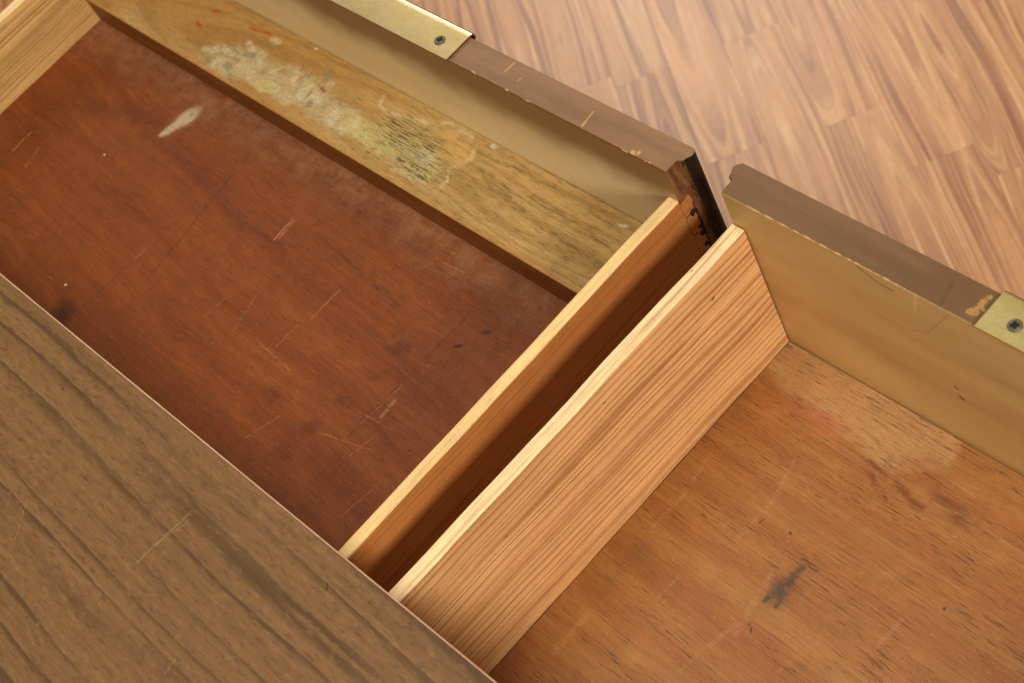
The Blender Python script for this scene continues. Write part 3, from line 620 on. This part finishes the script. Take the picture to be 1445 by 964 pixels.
def make_pull(x0, x1, screws, parent, base, mt, curl):
    path = [(-0.0012 + i * 0.0055, 0.0013) for i in range(5)]
    if curl:                                   # rolled finger lip standing proud of the front
        cy_, cz_, r = 0.0262, -0.0020, 0.0033
        path = path[:-1] + [(0.0190, 0.0013), (0.0235, 0.0013)] + [(cy_ + r * math.cos(math.radians(a)), cz_ + r * math.sin(math.radians(a))) for a in range(90, -91, -12)]
    else:
        cy_, cz_, r = 0.0268, -0.0012, 0.0025
        path += [(cy_ + r * math.cos(math.radians(a)), cz_ + r * math.sin(math.radians(a))) for a in range(90, -1, -15)] + [(cy_ + r, -0.008), (cy_ + r, -0.014)]
    bm = extrude(strip(path, 0.0011), 0, x0, x1)
    pull = link('pull', bm, MT[mt], parent, base, smooth=False)
    for f in pull.data.polygons:
        if abs(f.normal.x) < 0.5: f.use_smooth = True
    try: pull.data.set_sharp_from_angle(angle=math.radians(38))
    except Exception: pass
    for sx, sy, rot in screws:
        bm = bmesh.new()
        rings = []
        for r, z in ((0.0048, 0.0018), (0.0047, 0.0024), (0.0043, 0.0028), (0.0034, 0.0029), (0.0022, 0.0026)):
            rings.append([bm.verts.new((r * math.cos(a * math.pi / 12), r * math.sin(a * math.pi / 12), z)) for a in range(24)])
        for A_, B_ in zip(rings, rings[1:]):
            for i in range(24): bm.faces.new((A_[i], A_[(i + 1) % 24], B_[(i + 1) % 24], B_[i]))
        bm.faces.new(rings[-1])
        s = link('screw', bm, MT['screw'], pull); s.location = (sx, sy, -0.0002); s.rotation_euler = (0, 0, rot)
        bm = bmesh.new()
        for k in range(2):
            bx = (0.0027, 0.0010) if k == 0 else (0.0010, 0.0027)
            box(-bx[0], bx[0], -bx[1], bx[1], 0.0024, 0.00295 + k * 0.00002, bm=bm)
        s2 = link('screw_slot', bm, MT['slot'], pull); s2.location = (sx, sy, -0.0002); s2.rotation_euler = (0, 0, rot)
    return pull

# ------------------------------------------------------------------ wide drawer (left)
W, H1, H2, H2F, H3, LW = 0.7291, 0.0324, 0.0952, 0.0730, 0.1042, 0.0811
T = 0.0255
YB = -0.485
lb = (-0.37, -0.22, -0.128)
ld_ = thing('drawer', 'wide shallow drawer with dark red-brown bottom and a stained oak ledge inside its front', 'drawer', (lb[0], lb[1], lb[2] + FH))
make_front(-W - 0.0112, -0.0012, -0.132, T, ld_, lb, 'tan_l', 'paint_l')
rb = link('side_board', side_board(-0.0118, -0.0016, YB, -0.0003, -0.1195, -H1, 0.0018, 1.3), [MT['fir_o'], MT['edge_l']], ld_, lb, top_pick)
rb['label'] = 'golden edged right side board'
# kerf for the drawer runner along its outer face
link('runner_groove', box(-0.0019, -0.00155, YB + 0.01, -0.030, -0.0828, -0.0822), MT['riser'], rb)
link('side_board', side_board(-W - 0.0112, -W, YB, -0.0003, -0.1195, -H1, 0.0012, 4.1), [MT['fir_l'], MT['edge_r']], ld_, lb, top_pick)['label'] = 'straight grained left side board'
link('bottom_panel', box(-W + 0.0006, -0.0124, YB + 0.0008, -0.0015, -H3 - 0.005, -H3), MT['mahog'], ld_, lb)
# pencil ledge: oak board with an eased arris on a dark rail
sl = (H2 - H2F) / LW                                            # the ledge falls towards the front
eg = [(-LW + 0.0012 - 0.0012 * math.sin(a * math.pi / 8), -H2F - 0.0012 + 0.0012 * math.cos(a * math.pi / 8)) for a in range(0, 5)]
path = [(-0.0006, -H2 - 0.004), (-0.0006, -H2 + 0.0006 * sl)] + eg + [(-LW, -H2F - 0.0016), (-LW + 0.002, -H2F - 0.004)]
link('pencil_ledge', extrude(path, 0, -W + 0.0004, -0.0122), MT['ledge'], ld_, lb)
link('ledge_rail', box(-W + 0.0005, -0.0123, -LW + 0.0003, -LW + 0.0018, -H3 - 0.0040, -H2F - 0.0017), MT['riser'], ld_, lb)
link('back_board', box(-W + 0.0002, -0.0121, YB, YB + 0.011, -0.1190, -0.045), MT['ply'], ld_, lb)
# through dovetails let into the end of the front
zt = -0.0365
gr = random.Random(5)
for i, hgt in enumerate((0.015, 0.019, 0.021, 0.014)):
    y1 = 0.0098 - 0.0008 * (i % 2)
    poly = [(-0.0002, zt), (0.004, zt + 0.0006), (y1 - 0.001, zt + 0.0026), (y1, zt - 0.0005), (y1 + 0.0007, zt - hgt * 0.5), (y1 - 0.0003, zt - hgt), (-0.0002, zt - hgt + 0.0012)]
    link('dovetail', extrude(poly, 0, -0.0120, -0.0008 + 0.0002 * (i % 2)), MT['fir_o'], rb)
    zt -= hgt + 0.0016
for yc, zc_, rw, rh in ((0.0070, -0.0520, 0.0026, 0.0030), (0.0075, -0.0690, 0.0016, 0.0016), (0.0082, -0.0760, 0.0026, 0.0034), (0.0070, -0.0880, 0.0020, 0.0022)):
    n = 8; poly = []
    for q in range(n):
        a = 2 * math.pi * q / n + 0.4; k = gr.uniform(0.7, 1.25)
        poly.append((yc + rw * k * math.cos(a), zc_ + rh * k * math.sin(a)))
    link('glue_gap', extrude(poly, 0, -0.0110, -0.0003), MT['dark'], rb)
le, ri = [], []
for q in range(22):
    z = -0.0430 - q * 0.0030
    m0 = 0.0098 + gr.uniform(-0.0005, 0.0005); wd = gr.choice((0.0003, 0.0004, 0.0009, 0.0013))
    le.append((m0 - wd, z)); ri.append((m0 + wd * 0.7, z - 0.0006))
link('glue_gap', extrude(le + ri[::-1], 0, -0.0110, -0.00035), MT['dark'], rb)
make_pull(-0.510, -0.2302, ((-0.2503, 0.0108, 0.35), (-0.490, 0.0108, 1.1)), ld_, lb, 'brass_l', True)

# ------------------------------------------------------------------ deep drawer (right)
RH1, RH3, RT_ = 0.0333, 0.1660, 0.0265
RW = 0.50
ra = math.radians(-0.6177); org = Vector((0.0450, 0.0051, 0))
rbse = Vector((RW / 2, -0.22, -0.198))
rot = Matrix.Rotation(ra, 3, 'Z')
wb = org + rot @ rbse
rd_ = thing('drawer', 'deep drawer with an ink blot on its orange-brown bottom, right of the wide drawer', 'drawer', (wb.x, wb.y, wb.z + FH), ra)
make_front(0.0, RW, -0.202, RT_, rd_, rbse, 'tan_r', 'paint_r')
link('side_board', side_board(-0.0010, 0.0108, YB, -0.0011, -0.1770, -RH1, 0.0013, 2.2, 0.0003), [MT['fir_r'], MT['edge_r']], rd_, rbse, top_pick)['label'] = 'pale edged left side board with wavy grain'
link('side_board', side_board(RW - 0.0118, RW - 0.0002, YB, -0.0011, -0.1770, -RH1, 0.0013, 5.2, 0.0003), [MT['fir_l'], MT['edge_r']], rd_, rbse, top_pick)
link('bottom_panel', box(0.0119, RW - 0.0124, YB + 0.0008, -0.0013, -RH3 - 0.006, -RH3), MT['orange'], rd_, rbse)
link('back_board', box(0.0112, RW - 0.0121, YB, YB + 0.011, -0.1762, -0.045), MT['ply'], rd_, rbse)
make_pull(0.2053, 0.3000, ((0.2251, 0.0110, 0.6), (0.280, 0.0110, 0.2)), rd_, rbse, 'brass_r', False)
